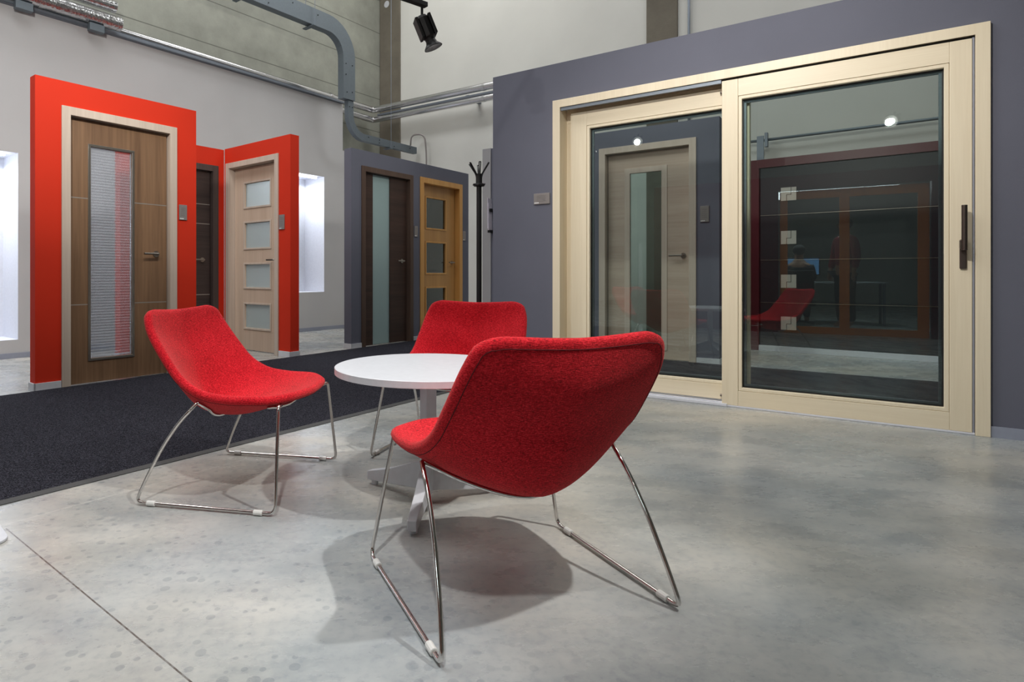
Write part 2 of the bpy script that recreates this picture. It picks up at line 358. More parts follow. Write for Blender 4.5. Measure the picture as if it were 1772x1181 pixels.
def sweep(bm, pts, prof, up=None, closed=False, caps=True):
    """sweep a closed 2D profile [(a,b)] along pts; parallel transport frame"""
    pts = [Vector(p) for p in pts]; n = len(pts); T = []
    for i in range(n):
        if closed: t = pts[(i+1) % n]-pts[i-1]
        else: t = pts[min(i+1, n-1)]-pts[max(i-1, 0)]
        T.append(t.normalized())
    u = Vector(up) if up else T[0].orthogonal()
    u = (u-T[0]*u.dot(T[0])).normalized(); rings = []
    for i in range(n):
        if i: u = (u-T[i]*u.dot(T[i])).normalized()
        v = T[i].cross(u)
        rings.append([bm.verts.new(pts[i]+u*a+v*b) for a, b in prof])
    m = len(prof); R = n if closed else n-1
    for i in range(R):
        A, B = rings[i], rings[(i+1) % n]
        for j in range(m): bm.faces.new((A[j], A[(j+1) % m], B[(j+1) % m], B[j]))
    if caps and not closed: bm.faces.new(rings[0][::-1]); bm.faces.new(rings[-1])
    return bm
def circ(r, n=14): return [(r*math.cos(2*PI*i/n), r*math.sin(2*PI*i/n)) for i in range(n)]
def rect(a, b): return [(-a/2, -b/2), (a/2, -b/2), (a/2, b/2), (-a/2, b/2)]
def lathe(bm, prof, n=48, c=(0, 0, 0)):
    rings = []
    for r, z in prof:
        rings.append([bm.verts.new((c[0]+r*math.cos(2*PI*i/n), c[1]+r*math.sin(2*PI*i/n), c[2]+z)) for i in range(n)] if r > 1e-6 else [bm.verts.new((c[0], c[1], c[2]+z))])
    for A, B in zip(rings, rings[1:]):
        if len(A) == len(B) == 1: continue
        for i in range(n):
            a0, a1 = A[i % len(A)], A[(i+1) % len(A)]; b0, b1 = B[i % len(B)], B[(i+1) % len(B)]
            f = [a0]+([a1] if a1 != a0 else [])+([b1] if True else [])+([b0] if b0 != b1 else [])
            bm.faces.new(f)
    return bm

D2 = Vector((.64090, .76762, 0)); RZ2 = math.atan2(.76762, .64090)      # hall axis running away to the right
DB = Vector((.76762, -.64090, 0)); RZB = math.atan2(-.64090, .76762)    # hall axis running right and nearer
SD = Vector((.80222, -.59703, 0)); RZS = math.atan2(-.59703, .80222)    # sliding-door display axis

# ------------------------------------------------------------------ hall shell
def structure(name, bm, mat, loc=(0, 0, 0), rz=0, parent=None, **k):
    o = obj(name, bm, mat, parent, loc=loc, rot=(0, 0, rz), **k)
    if not parent: o['kind'] = 'structure'
    return o
bm = BM(); box(bm, -13, 14, -12, 16, -.2, 0); structure('floor', bm, M['floor'])
bm = BM(); box(bm, -13, 14, -12, 16, 7.5, 7.7); structure('ceiling', bm, M['white_wall'])
WL = (-2.789, 7.910, 0)
NI = [(-3.3, -2.075, .19, 2.14), (1.0, 2.16, .6, 2.42)]
bm = BM(); plate(bm, -9, 2.56, 0, 3.65, 0, .16, NI); plate(bm, 2.56, 3.78, 0, 2.90, 0, .16)
wl = structure('wall_left', bm, M['plaster'], WL, RZ2)
for i, (x0, x1, z0, z1) in enumerate(NI):
    bm = BM()
    D = .46
    box(bm, x0-.02, x0+.003, .001, D, z0, z1); box(bm, x1-.003, x1+.02, .001, D, z0, z1); box(bm, x0-.02, x1+.02, D, D+.02, z0-.02, z1+.02)
    box(bm, x0-.02, x1+.02, .001, D, z0-.02, z0+.003); box(bm, x0-.02, x1+.02, .001, D, z1-.003, z1+.02)
    n = thing('wall_niche', ['tall white lit niche in the grey wall at the left edge', 'white lit niche in the grey wall between the red and slate displays'][i], 'niche', WL, RZ2)
    obj('niche_lining', bm, M['niche'], n)
    bm = BM(); box(bm, x0+.1, x1-.1, .06, .10, z1-.035, z1-.005); s = obj('light_strip', bm, M['strip'], n, bevel=.004); s['label'] = 'glowing white light strip'
    if i == 1:
        bm = BM(); box(bm, x0+.05, x1-.35, .30, .34, z0+.02, z1-.06); obj('display_panel', bm, M['niche'], n, bevel=.004)
def world(base, rz, x, y, z=0):
    c, s = math.cos(rz), math.sin(rz); return (base[0]+c*x-s*y, base[1]+s*x+c*y, base[2]+z)
for x, z, yy in ((-2.6, 2.05, .22), (1.58, 2.33, .22)):
    area('niche_light', world(WL, RZ2, x, yy, z), (.9, .3), 11, (.93, .96, 1), (0, 0, RZ2))
bm = BM(); box(bm, -9, 3.78, -.013, 0, 0, .055); structure('baseboard_left', bm, M['skirt_grey'], WL, RZ2)
bm = BM(); box(bm, -9, 4.2, .33, .53, 2.5, 7.5); structure('wall_upper_left', bm, M['concrete'], WL, RZ2)
# back wall: local x = b, plane c = 8.10
BW = tuple(D2*8.10)
bm = BM(); box(bm, -8.2, 9.5, 0, .2, 0, 7.5); structure('wall_back', bm, M['white_wall'], BW, RZB)
bm = BM(); box(bm, -8.2, 9.5, -.013, 0, 0, .07); structure('baseboard_back', bm, M['skirt_grey'], BW, RZB)
for i, (x0, x1) in enumerate(((-7.53, -7.05), (-2.75, -2.36))):
    bm = BM(); box(bm, x0, x1, -.03, .01, 0, 7.5)
    o = obj('concrete_column', bm, M['column'], loc=BW, rot=(0, 0, RZB), bevel=.008)
    tag(o, ['brown-grey raw concrete column in the far corner of the hall', 'grey concrete column rising above the sliding door display'][i], 'column')
bm = BM(); cyl(bm, (-7.36, -.032, 5.75), (-7.36, -.03, 5.75), .06); o = obj('wall_disc', bm, M['white'], loc=BW, rot=(0, 0, RZB)); tag(o, 'small round white disc on the corner column', 'disc')
bm = BM(); cyl(bm, (-2.22, -.03, 0), (-2.22, -.03, 7.4), .016); o = obj('conduit_pipe', bm, M['galv_tray'], loc=BW, rot=(0, 0, RZB), smooth=True); tag(o, 'thin grey upright conduit right of the concrete column', 'pipe')
# remaining walls out of frame
bm = BM(); box(bm, 13, 13.2, -12, 16, 0, 7.5); structure('wall_right', bm, M['white_wall'])
bm = BM(); box(bm, -13, 13, -12.2, -12, 0, 7.5); structure('wall_rear', bm, M['white_wall'])
bm = BM(); box(bm, -13.2, -13, -12, 16, 0, 7.5); structure('wall_far_left', bm, M['white_wall'])

# carpets: runner along the red and slate displays
def carpet(name, pts, edge, label, mat=M['carpet']):
    t = thing(name, label, 'carpet', (pts[0][0], pts[0][1], 0))
    bm = BM(); P = [Vector((p[0]-pts[0][0], p[1]-pts[0][1], 0)) for p in pts]
    lo = [bm.verts.new(p+Vector((0, 0, .0005))) for p in P]; hi = [bm.verts.new(p+Vector((0, 0, .008))) for p in P]
    bm.faces.new(hi); bm.faces.new(lo[::-1])
    for i in range(len(P)): bm.faces.new((lo[i], lo[(i+1) % len(P)], hi[(i+1) % len(P)], hi[i]))
    obj('carpet_pile', bm, mat, t)
    bm = BM()
    for i in edge:
        a, b = P[i], P[(i+1) % len(P)]; d = (b-a).normalized(); n = Vector((d.y, -d.x, 0))
        q = [a, b, b+n*.035, a+n*.035]
        lo = [bm.verts.new(v+Vector((0, 0, .0005))) for v in q]; hi = [bm.verts.new(q[k]+Vector((0, 0, (.009, .009, .003, .003)[k]))) for k in range(4)]
        bm.faces.new(hi); bm.faces.new(lo[::-1])
        for k in range(4): bm.faces.new((lo[k], lo[(k+1) % 4], hi[(k+1) % 4], hi[k]))
    obj('edging_strip', bm, M['carpet_edge'], t)
    return t
# near edge through (-1.56,2.27)->(.03,4.17); far edge through (-2.86,4.38)->(-.88,6.86)
near = Vector((-1.565, 2.285, 0)); nd = (Vector((.02, 4.205, 0))-near).normalized()
far = Vector((-2.84, 4.395, 0)); fd = (Vector((-.868, 6.845, 0))-far).normalized()
a0 = near-nd*1.9; a1 = near+nd*3.42; b1 = far+fd*5.1; b0 = far-fd*2.6
carpet('carpet_runner', [tuple(a0), tuple(a1), tuple(b1), tuple(b0)], [0], 'wide charcoal ribbed carpet runner in front of the red and slate door displays')

# ------------------------------------------------------------------ display walls and doors
def display_wall(name, label, loc, rz, x0, x1, top, holes, mat, th=.12, cat='display wall', base=True, gaps=()):
    t = thing(name, label, cat, loc, rz)
    bm = BM(); plate(bm, x0, x1, 0, top, 0, th, holes); obj('wall_panel', bm, mat, t)
    if base:
        bm = BM(); hs = sorted([(h[0]-.052, h[1]+.052) for h in holes]); x = x0-.012
        segs = []
        for a, b in hs: segs.append((x, a)); x = b
        segs.append((x, x1+.012))
        for a, b in segs:
            a, b = a+(.002 if a > x0 else 0), b
            if b-a > .01: box(bm, a, b, -.013, -.0005, 0, .058)
        box(bm, x0-.013, x0-.0005, -.013, th, 0, .058); box(bm, x1+.0005, x1+.013, -.013, th, 0, .058)
        obj('skirting', bm, M['skirt'] if base is True else base, t)
    return t
def lever(parent, x, z, y, side=-1, mat=None, keyhole=False, name='door_handle'):
    mat = mat or M['steel']; h = thing(name, None, None); h.parent = parent
    bm = BM(); cyl(bm, (x, y, z), (x, y-.009, z), .026, n=24); cyl(bm, (x, y-.009, z), (x, y-.05, z), .010)
    p = fillet([(x, y-.03, z), (x, y-.052, z), (x+side*.125, y-.052, z)], .02, 5); sweep(bm, p, circ(.0095, 12))
    o = obj('door_handle', bm, mat, parent, smooth=False); bpy.data.objects.remove(h)
    if keyhole:
        bm = BM(); cyl(bm, (x, y, z-.085), (x, y-.006, z-.085), .024, n=24); cyl(bm, (x, y-.006, z-.085), (x, y-.007, z-.085), .006, n=10); obj('keyhole_rosette', bm, mat, parent)
    return o
def door(label, loc, rz, fx0, fx1, top, leaf, leafy, fmat, lmat, panes, handle=None, hside=-1, cw=.072, th=.12, trimmat=None, trim_w=.022, glass=None, inlays=(), inlaymat=None, trim_d=.008, hmat=None, bead=None):
    """fx0..fx1 outer casing, leaf=(x0,x1) leaf edges, leafy = depth of leaf face behind the wall face"""
    d = thing('interior_door', label, 'door', world(loc, rz, (fx0+fx1)/2, 0), rz); ox = (fx0+fx1)/2
    g = .001
    bm = BM(); X0, X1 = fx0-ox, fx1-ox
    # casing
    plate(bm, X0, X1, 0, top, -.016, -g, [(X0+cw, X1-cw, -1, top-cw)])
    # jamb lining
    box(bm, X0+cw-.014, X0+cw, -.001, th+.012, 0, top-cw); box(bm, X1-cw, X1-cw+.014, -.001, th+.012, 0, top-cw)
    box(bm, X0+cw-.014, X1-cw+.014, -.001, th+.012, top-cw, top-cw+.014)
    # stop
    if leafy > .03:
        s = .012; y0 = leafy+.042
    else: s = .012; y0 = leafy+.042
    box(bm, X0+cw, X0+cw+s, y0, th, 0, top-cw); box(bm, X1-cw-s, X1-cw, y0, th, 0, top-cw)
    obj('door_frame', bm, fmat, d, bevel=.002)
    lx0, lx1 = leaf[0]-ox, leaf[1]-ox
    P = [(a-ox, b-ox, c, e) for a, b, c, e in panes]
    bm = BM(); plate(bm, lx0+.003, lx1-.003, .008, top-cw-.004, leafy, leafy+.04, P)
    lf = obj('door_leaf', bm, lmat, d, bevel=.0015)
    for a, b, c, e in P:
        bm = BM(); box(bm, a+.001, b-.001, leafy+.016, leafy+.024, c+.001, e-.001); obj('glass_pane', bm, glass or M['frost'], lf)
        if trimmat:
            bm = BM(); plate(bm, a-trim_w, b+trim_w, c-trim_w, e+trim_w, leafy-trim_d, leafy-.0003, [(a, b, c, e)])
            obj('glazing_trim', bm, trimmat, lf, bevel=.002)
    if inlays:
        bm = BM()
        for (a, b, z) in inlays: box(bm, a-ox, b-ox, leafy-.0006, leafy+.001, z-.004, z+.004)
        obj('inlay_strip', bm, inlaymat or M['inlay'], lf)
    if handle:
        lever(lf, handle[0]-ox, handle[1], leafy, hside, hmat)
    return d
def plaque(label, loc, rz, x0, x1, z0, z1):
    t = thing('label_plate', label, 'label plate', world(loc, rz, (x0+x1)/2, 0, (z0+z1)/2), rz, 'small label plates beside the doors')
    w2, h2 = (x1-x0)/2, (z1-z0)/2
    bm = BM(); box(bm, -w2, w2, -.010, -.001, -h2, h2); obj('plate', bm, M['plate'], t, bevel=.001)
    bm = BM()
    for k in range(3): box(bm, -w2+.006+k*.013, -w2+.016+k*.013, -.0112, -.0102, -h2+.006, -h2+.016)
    obj('plate_marks', bm, M['plate_mark'], t)
    bm = BM()
    for k in range(5): box(bm, -w2*.6, w2*(.55-.1*(k % 2)), -.0108, -.0102, h2*.55-k*h2*.25, h2*.55-k*h2*.25+.002)
    obj('plate_lettering', bm, M['plate_text'], t)
    return t

# orange-red display 1
R1 = (-2.800, 4.484, 0)
display_wall('display_wall', 'bright orange-red display wall holding the walnut door, leftmost', R1, RZ2, 0, 1.303, 2.35, [(.227, 1.063, -1, 2.111)], M['red'], .10)
door('walnut door with a tall ribbed glass panel in a steel frame, on the leftmost red wall', R1, RZ2, .178, 1.112, 2.160, (.248, 1.042), .035, M['ash'], M['walnut'],
     [(.405, .735, .20, 1.885)], (.942, 1.045), -1, .064, .10, M['steel'], .02, M['ribglass'],
     [(.252, .385, 1.47), (.252, .385, .63), (.757, 1.04, 1.47), (.757, 1.04, .63)])
plaque('label plate right of the walnut door on the leftmost red wall', R1, RZ2, 1.135, 1.208, 1.353, 1.487)
# red corner display: wall along d1 (faces right-front) and wall along d2
R2 = (-1.287, 6.347, 0)
display_wall('display_wall', 'dark red display wall holding the pale beech door', R2, RZB, -1.213, 0, 2.345, [(-1.125, -.239, -1, 2.120)], M['red'], .115)
door('pale beech door with four stacked frosted panes on the red wall', R2, RZB, -1.172, -.192, 2.167, (-1.108, -.254), .07, M['ash'], M['beech'],
     [(-.91, -.435, .262, .53), (-.91, -.435, .725, .985), (-.91, -.435, 1.175, 1.46), (-.91, -.435, 1.645, 1.915)], (-.31, 1.03), -1, .062, .115, M['ash'], .02, M['frost'])
plaque('label plate right of the pale beech door at the red wall end', R2, RZB, -.180, -.092, 1.350, 1.506)
R3 = (-2.2247, 7.1300, 0)
display_wall('display_wall', 'red display wall behind, holding the mostly hidden dark door', R3, RZ2, -1.21, -.003, 2.337, [(-1.045, -.139, -1, 2.080)], M['red'], .115)
door('very dark wenge door with thin metal inlays, half hidden behind the leftmost red wall', R3, RZ2, -1.10, -.084, 2.135, (-1.035, -.16), .04, M['wenge_v'], M['wenge'],
     [], (-.263, 1.04), -1, .07, .115, inlays=[(-1.03, -.165, 1.68), (-1.03, -.165, 1.455), (-1.03, -.165, .64)])
# slate display
G = (-.7234, 7.0855, 0)
display_wall('display_wall', 'slate grey display wall holding the dark brown door and the honey oak door', G, RZ2, 0, 2.40, 2.357, [(.212, 1.069, -1, 2.122), (1.324, 2.172, -1, 2.119)], M['grey'], .12)
door('dark brown door with a full height mint frosted glass strip', G, RZ2, .163, 1.118, 2.171, (.238, 1.033), .04, M['brown_v'], M['brown'],
     [(.404, .720, .009, 2.10)], (.943, 1.047), -1, .064, .12, None, .02, M['mint'])
door('honey oak door with three clear square panes one above another', G, RZ2, 1.267, 2.229, 2.176, (1.35, 2.15), .075, M['oak'], M['oak_d'],
     [(1.495, 1.93, .26, .685), (1.495, 1.93, .895, 1.31), (1.495, 1.93, 1.515, 1.925)], (2.085, 1.045), -1, .072, .12, M['oak'], .022, M['pane'])
plaque('label plate on the slate wall between the dark brown and honey oak doors', G, RZ2, 1.147, 1.212, 1.372, 1.512)
plaque('label plate right of the honey oak door at the slate wall end', G, RZ2, 2.243, 2.316, 1.368, 1.507)

# ------------------------------------------------------------------ sliding door display (local x negative to the left, y away)
S = (3.0756, 3.2281, 0)
sw = display_wall('display_wall', 'long slate grey display wall holding the pale wooden sliding door', S, RZS, -3.009, 1.2, 2.503, [(-2.42, -.055, -1, 2.155)], M['grey'], .14, base=M['skirt_grey'])
sd = thing('sliding_door', 'large pale lacquered wooden lift and slide patio door with two glass leaves', 'sliding door', world(S, RZS, -1.237, 0), RZS); ox = -1.237
def Q(x): return x-ox
bm = BM(); plate(bm, Q(-2.474), Q(0), 0, 2.212, -.022, -.001, [(Q(-2.414), Q(-.060), -1, 2.152)])
box(bm, Q(-2.414)-.004, Q(-2.414), -.02, .16, 0, 2.152); box(bm, Q(-.060), Q(-.060)+.004, -.02, .16, 0, 2.152); box(bm, Q(-2.414), Q(-.060), -.02, .16, 2.152, 2.156)
box(bm, Q(-2.4138), Q(-1.15), .112, .155, 2.05, 2.1518); box(bm, Q(-2.4138), Q(-2.35), .112, .155, .012, 2.0498)
obj('door_frame', bm, M['pale'], sd, bevel=.002)
bm = BM(); box(bm, Q(-2.41), Q(-1.295), -.012, .006, 2.128, 2.1515); box(bm, Q(-2.41), Q(-1.295), .012, .03, 2.134, 2.1515); obj('guide_rail', bm, M['galv_tray'], sd)
bm = BM(); box(bm, Q(-2.413), Q(-.061), -.012, .155, .0005, .012); box(bm, Q(-2.413), Q(-1.26), -.02, .055, .0005, .020); box(bm, Q(-2.413), Q(-1.26), .0, .014, .02, .028); obj('threshold', bm, M['alu'], sd, bevel=.002)
def leaf(name, x0, x1, z0, z1, y0, th, sl, sr, rb, rt, handle=False):
    a, b, c, e = Q(x0)+sl, Q(x1)-sr, z0+rb, z1-rt
    L = thing('door_leaf', None, None); L.parent = sd
    bm = BM(); box(bm, Q(x0), a, y0, y0+th, z0, z1); box(bm, b, Q(x1), y0, y0+th, z0, z1)
    st = obj('door_leaf', bm, M['pale'], sd, bevel=.0025); bpy.data.objects.remove(L)
    bm = BM(); box(bm, a+.0005, b-.0005, y0+.0006, y0+th-.0006, z0, c); box(bm, a+.0005, b-.0005, y0+.0006, y0+th-.0006, e, z1); obj('leaf_rails', bm, M['pale_h'], st, bevel=.0015)
    # glazing bead, stepped inwards
    bm = BM(); k = .022
    plate(bm, a+.001, b-.001, c+.001, e-.001, y0+.003, y0+.035, [(a+k, b-k, c+k, e-k)]); obj('glazing_bead', bm, M['pale'], st, bevel=.003)
    bm = BM(); plate(bm, a+k+.0005, b-k-.0005, c+k+.0005, e-k-.0005, y0+.028, y0+.05, [(a+k+.006, b-k-.006, c+k+.006, e-k-.006)]); obj('gasket', bm, M['blackp'], st)
    bm = BM(); box(bm, a+k+.001, b-k-.001, y0+.036, y0+.042, c+k+.001, e-k-.001); obj('glass_pane', bm, M['slglass'], st)
    bm = BM(); plate(bm, a+k+.007, b-k-.007, c+k+.007, e-k-.007, y0+.0425, y0+.06, [(a+k+.02, b-k-.02, c+k+.02, e-k-.02)]); obj('glazing_spacer', bm, M['galv_tray'], st)
    return st
fx = leaf('fixed', -2.36, -1.14, .030, 2.112, .062, .06, .125, .09, .10, .11)
bm = BM(); 
mv = leaf('moving', -1.291, -.072, .012, 2.140, -.012, .062, .095, .092, .098, .113)
bm = BM(); cyl(bm, (Q(-1.285), .045, 2.08), (Q(-1.31), .045, 2.08), .008); cyl(bm, (Q(-1.285), .045, .06), (Q(-1.31), .045, .06), .008); obj('rubber_stop', bm, M['bronze'], sd)
bm = BM(); box(bm, Q(-.0715), Q(-.0625), -.004, .0, .012, 2.145); obj('edge_seal', bm, M['skirt_grey'], mv)
bm = BM(); box(bm, Q(-1.29), Q(-.062), .0, .045, 2.1405, 2.1515); obj('head_gap_shade', bm, M['blackp'], sd)  # black strip put in so the gap above the leaf looks shaded
# pull handle
bm = BM(); box(bm, Q(-.124), Q(-.094), -.024, -.0125, .895, 1.055); hb = obj('lock_plate', bm, M['bronze'], mv, bevel=.006, seg=3)
bm = BM(); box(bm, Q(-.126), Q(-.110), -.062, -.024, 1.005, 1.05); cyl(bm, (Q(-.108), -.064, .995), (Q(-.108), -.064, 1.238), .0125, n=24); h = obj('pull_handle', bm, M['bronze'], mv, bevel=.002)
h['label'] = 'bronzed upright lever handle'
plaque('flat label plate on the slate wall left of the sliding door', S, RZS, -2.637, -2.503, 1.421, 1.506)

# room behind the glass: carpet, grey wall with ash door
o1 = world(S, RZS, -3.1, .20); o2 = world(S, RZS, 2.2, .20); o3 = world(S, RZS, 2.2, 1.98); o4 = world(S, RZS, -3.1, 1.98)
carpet('carpet_strip', [o1, o2, o3, o4], [], 'charcoal carpet on the floor behind the sliding door glass')
B = (2.7724, 5.9295, 0)
bw_ = display_wall('display_wall', 'dark grey display wall with the ash door, seen through the left glass leaf', B, RZS, -2.384, .205, 2.39, [(-.913, -.051, -1, 2.164)], M['grey'], .12)
door('greyed ash door with an upright glass strip, seen through the sliding door', B, RZS, -.964, 0, 2.215, (-.890, -.064), .06, M['ash'], M['ash_h'],
     [(-.658, -.341, .15, 1.93)], (-.133, 1.06), -1, .066, .12, M['ash'], .055, M['dkglass'])
plaque('label plate right of the greyed ash door behind the glass', B, RZS, .036, .114, 1.380, 1.536)
bm = BM(); box(bm, -2.398, -2.285, -.012, -.0006, 0, 2.392); e = obj('end_post', bm, M['grey_light'], bw_); e['label'] = 'light grey end strip'
# brochure holder on the free end of that wall
bh = thing('brochure_holder', 'small holder with white papers at the wall end behind the slate display', 'brochure holder', world(B, RZS, -2.27, 0), RZS)
bm = BM(); box(bm, 0, .006, -.12, -.03, 1.42, 1.78); box(bm, .008, .014, -.115, -.035, 1.40, 1.72); obj('papers', bm, M['paper'], bh)
bm = BM(); box(bm, -.008, .03, -.10, -.001, 1.62, 1.655); obj('clip', bm, M['black'], bh)
bm = BM(); box(bm, -.008, .03, -.10, -.001, 1.37, 1.40); obj('clip', bm, M['black'], bh)

# garage door on a dark red display, plane c = 7.90
GD = tuple(D2*7.90)
gx0, gx1, gz0, gz1 = -1.413, 1.45, .064, 2.095
display_wall('display_wall', 'dark red display wall around the sectional door, seen through the right glass leaf', GD, RZB, -1.9, 1.9, 2.19, [(gx0, gx1, -1, gz1)], M['dark_red'], .10, base=False)
gd = thing('garage_door', 'dark red sectional garage door with small square metal emblems behind the glass', 'garage door', world(GD, RZB, (gx0+gx1)/2, 0), RZB); gox = (gx0+gx1)/2
edges = [.064, .55, 1.035, 1.546, 2.093]
for k in range(4):
    bm = BM(); box(bm, gx0-gox+.012, gx1-gox-.012, .012, .05, edges[k]+.004, edges[k+1]-.004); sc = obj('door_section', bm, M['anthracite'], gd, bevel=.004)
    zc = (.323, .795, 1.287, 1.775)[k]; x = -1.195-gox; s = .148
    bm = BM()
    for poly in ([(0, 0), (.35, 0), (.35, .47), (.64, .47), (.64, 1), (0, 1)], [(.39, 0), (1, 0), (1, 1), (.68, 1), (.68, .43), (.39, .43)]):
        f0 = [bm.verts.new((x+p[0]*s, .0115, zc-s/2+p[1]*s)) for p in poly]; f1 = [bm.verts.new((x+p[0]*s, .006, zc-s/2+p[1]*s)) for p in poly]
        bm.faces.new(f1); bm.faces.new(f0[::-1])
        for i in range(len(poly)): bm.faces.new((f0[i], f0[(i+1) % len(poly)], f1[(i+1) % len(poly)], f1[i]))
    e = obj('emblem', bm, M['emblem'], sc); e['label'] = 'square metal emblem of two interlocking shapes'
    if k: bm = BM(); box(bm, gx0-gox+.012, gx1-gox-.012, .006, .012, edges[k]-.003, edges[k]+.003); obj('section_joint', bm, M['steel'], gd)
bm = BM(); box(bm, gx0-gox, gx1-gox, -.012, .06, .001, .062); obj('floor_seal', bm, M['alu'], gd)
bm = BM(); cyl(bm, (-1.6-gox, .05, 2.42), (1.8-gox, .05, 2.42), .016); obj('spring_shaft', bm, M['galv'], gd, smooth=True)
bm = BM()
for x in (-1.44, 1.62): box(bm, x-gox, x-gox+.07, .03, .05, 2.19, 2.47); box(bm, x-gox+.08, x-gox+.11, .02, .08, 2.34, 2.5)
obj('shaft_bracket', bm, M['galv_tray'], gd)

# ------------------------------------------------------------------ pipes, tray and trunking
def pipe(name, pts, r, mat, label, cat='pipe', group=None, rad=.08, coll=()):
    bm = BM(); p = fillet(pts, rad, 6); sweep(bm, p, circ(r, 18))
    for c, d in coll:
        c = Vector(c); d = Vector(d).normalized(); cyl(bm, c-d*.02, c+d*.02, r*1.06, n=18)
    o = obj(name, bm, mat, smooth=True); o.modifiers.new('e', 'EDGE_SPLIT').split_angle = math.radians(50); return tag(o, label, cat, group)
def wp(x, y, z): return world(WL, RZ2, x, y, z)
def bp(x, y, z): return world(BW, RZB, x, y, z)
K = 3.36
# corner of the runs: on left plane y=.10 x=K ; on the back wall y=-.45
import itertools
cA = Vector(wp(3.38, .10, 3.745)); 
bx = (cA.x-BW[0])*DB.x+(cA.y-BW[1])*DB.y; by = (cA.x-BW[0])*D2.x+(cA.y-BW[1])*D2.y
pipe('insulated_pipe', [wp(-9, .10, 3.81), tuple(cA), bp(9, by, 3.40)], .055, M['foil'], 'upper foil-wrapped pipe running along the left wall and round the corner', group=None, coll=[(wp(2.38, .1, 3.76), D2), (bp(bx+2.3, by, 3.695), DB)])
pipe('insulated_pipe', [wp(2.2, .10, 3.60), wp(3.38, .10, 3.57), bp(9, by, 3.22)], .05, M['foil'], 'lower foil-wrapped pipe turning the far corner under the upper one', coll=[(bp(bx+2.3, by, 3.52), DB)])
bm = BM(); box(bm, -9, 2.54, -.06, .03, 3.652, 3.664); box(bm, -9, 2.54, -.06, -.055, 3.652, 3.680)
o = obj('cable_tray', bm, M['galv_tray'], loc=WL, rot=(0, 0, RZ2)); tag(o, 'grey cable tray lying along the top of the left wall', 'cable tray')
bm = BM(); sweep(bm, [(bx+.1, by+.045, 3.645), (9, by+.045, 3.31)], rect(.028, .09), up=(0, 0, 1))
ct = thing('cable_tray', 'grey cable tray between the two pipes on the white back wall', 'cable tray', BW, RZB); obj('tray', bm, M['galv_tray'], ct)
for k in range(7):
    bm = BM(); box(bm, bx+1.9+k*1.1, bx+1.96+k*1.1, by+.0905, -.001, 3.60-k*.0231, 3.66-k*.0231); obj('bracket', bm, M['galv_tray'], ct)
pipe('duct_pipe', [wp(-6, -.10, 3.77), wp(-1.07, -.10, 3.77)], .08, M['crinkle'], 'thick crinkled foil pipe ending above the leftmost red wall', coll=[(wp(-1.9, -.1, 3.77), D2), (wp(-1.1, -.1, 3.77), D2)])
pipe('duct_pipe', [wp(-6, -.06, 3.97), wp(-1.11, -.06, 3.97)], .065, M['crinkle'], 'shorter foil pipe stub in the top left corner', coll=[(wp(-1.6, -.06, 3.97), D2), (wp(-1.13, -.06, 3.97), D2)])
for k, lb in enumerate(('grey metal bracket under the crinkled foil pipe, by its end', 'grey metal bracket under the crinkled foil pipe at the very left edge')):
    bm = BM(); box(bm, -1.42-k*.72, -1.26-k*.72, -.14, -.065, 3.60, 3.685)
    o = obj('pipe_bracket', bm, M['galv'], loc=WL, rot=(0, 0, RZ2), bevel=.004); tag(o, lb, 'bracket', 'brackets under the foil pipe')

# galvanised trunking hung from above, plane y=-.6
tr = thing('cable_trunking', 'galvanised steel cable trunking coming down from above and bending along the wall', 'cable trunking', WL, RZ2)
arc = lambda cx, cz, r, a0, a1, n=9: [(cx+r*math.cos(math.radians(a0+(a1-a0)*i/n)), -.6, cz+r*math.sin(math.radians(a0+(a1-a0)*i/n))) for i in range(n+1)]
p1 = [(-3, -.6, 4.51), (0, -.6, 4.51)]+arc(1.66, 4.11, .41, 90, 0)+[(2.07, -.6, 3.9), (2.07, -.6, 3.50)]
bm = BM(); sweep(bm, p1, rect(.12, .24), up=(0, 1, 0)); obj('upper_channel', bm, M['galv'], tr)
p2 = [(2.12, -.6, 3.495), (2.12, -.6, 3.3)]+arc(2.425, 3.295, .305, 180, 270)+[(3.62, -.6, 2.99), (3.68, -.6, 2.99)]
bm = BM(); sweep(bm, p2, rect(.08, .11), up=(0, 1, 0)); obj('lower_channel', bm, M['galv'], tr)
for x, z0_, y0_, y1_ in ((1.35, 4.38, -.72, -.48), (.2, 4.38, -.72, -.48), (3.0, 2.921, -.68, -.52)):
    bm = BM(); box(bm, x-.03, x+.03, y0_, y1_, z0_-.012, z0_); obj('hanger_bar', bm, M['galv'], tr)
for x, z0, y in ((1.36, 4.3805, -.70), (1.36, 4.3805, -.50), (3.0, 2.9215, -.665), (.21, 4.3805, -.70)):
    bm = BM(); cyl(bm, (x, y, z0), (x, y, 7.45), .004, n=8); obj('hanger_rod', bm, M['galv_tray'], tr)
for x, z, y in [(a, b, -.661) for a, b in ((.6, 4.58), (1.0, 4.58), (.6, 4.44), (1.45, 4.56), (2.0, 4.02), (2.13, 4.02), (2.0, 3.86), (2.13, 3.62), (2.02, 3.6))]+[(a, b, -.641) for a, b in ((2.09, 3.4), (2.15, 3.4), (2.5, 3.01), (2.75, 3.01), (2.75, 2.965), (3.1, 2.965), (3.5, 3.0))]:
    bm = BM(); cyl(bm, (x, y, z), (x, y-.006, z), .008, n=8); obj('bolt', bm, M['black'], tr)
# flexible cable leaving the trunking end
p = fillet([wp(3.55, -.61, 3.06), wp(3.56, -.62, 3.24), wp(3.66, -.83, 3.24), wp(3.68, -.85, 2.9), wp(3.68, -.85, 1.2)], .13, 8)
bm = BM(); sweep(bm, p, circ(.013, 10)); o = obj('loose_cable', bm, M['plate'], smooth=True); tag(o, 'grey cable looping out of the trunking end and down', 'cable')

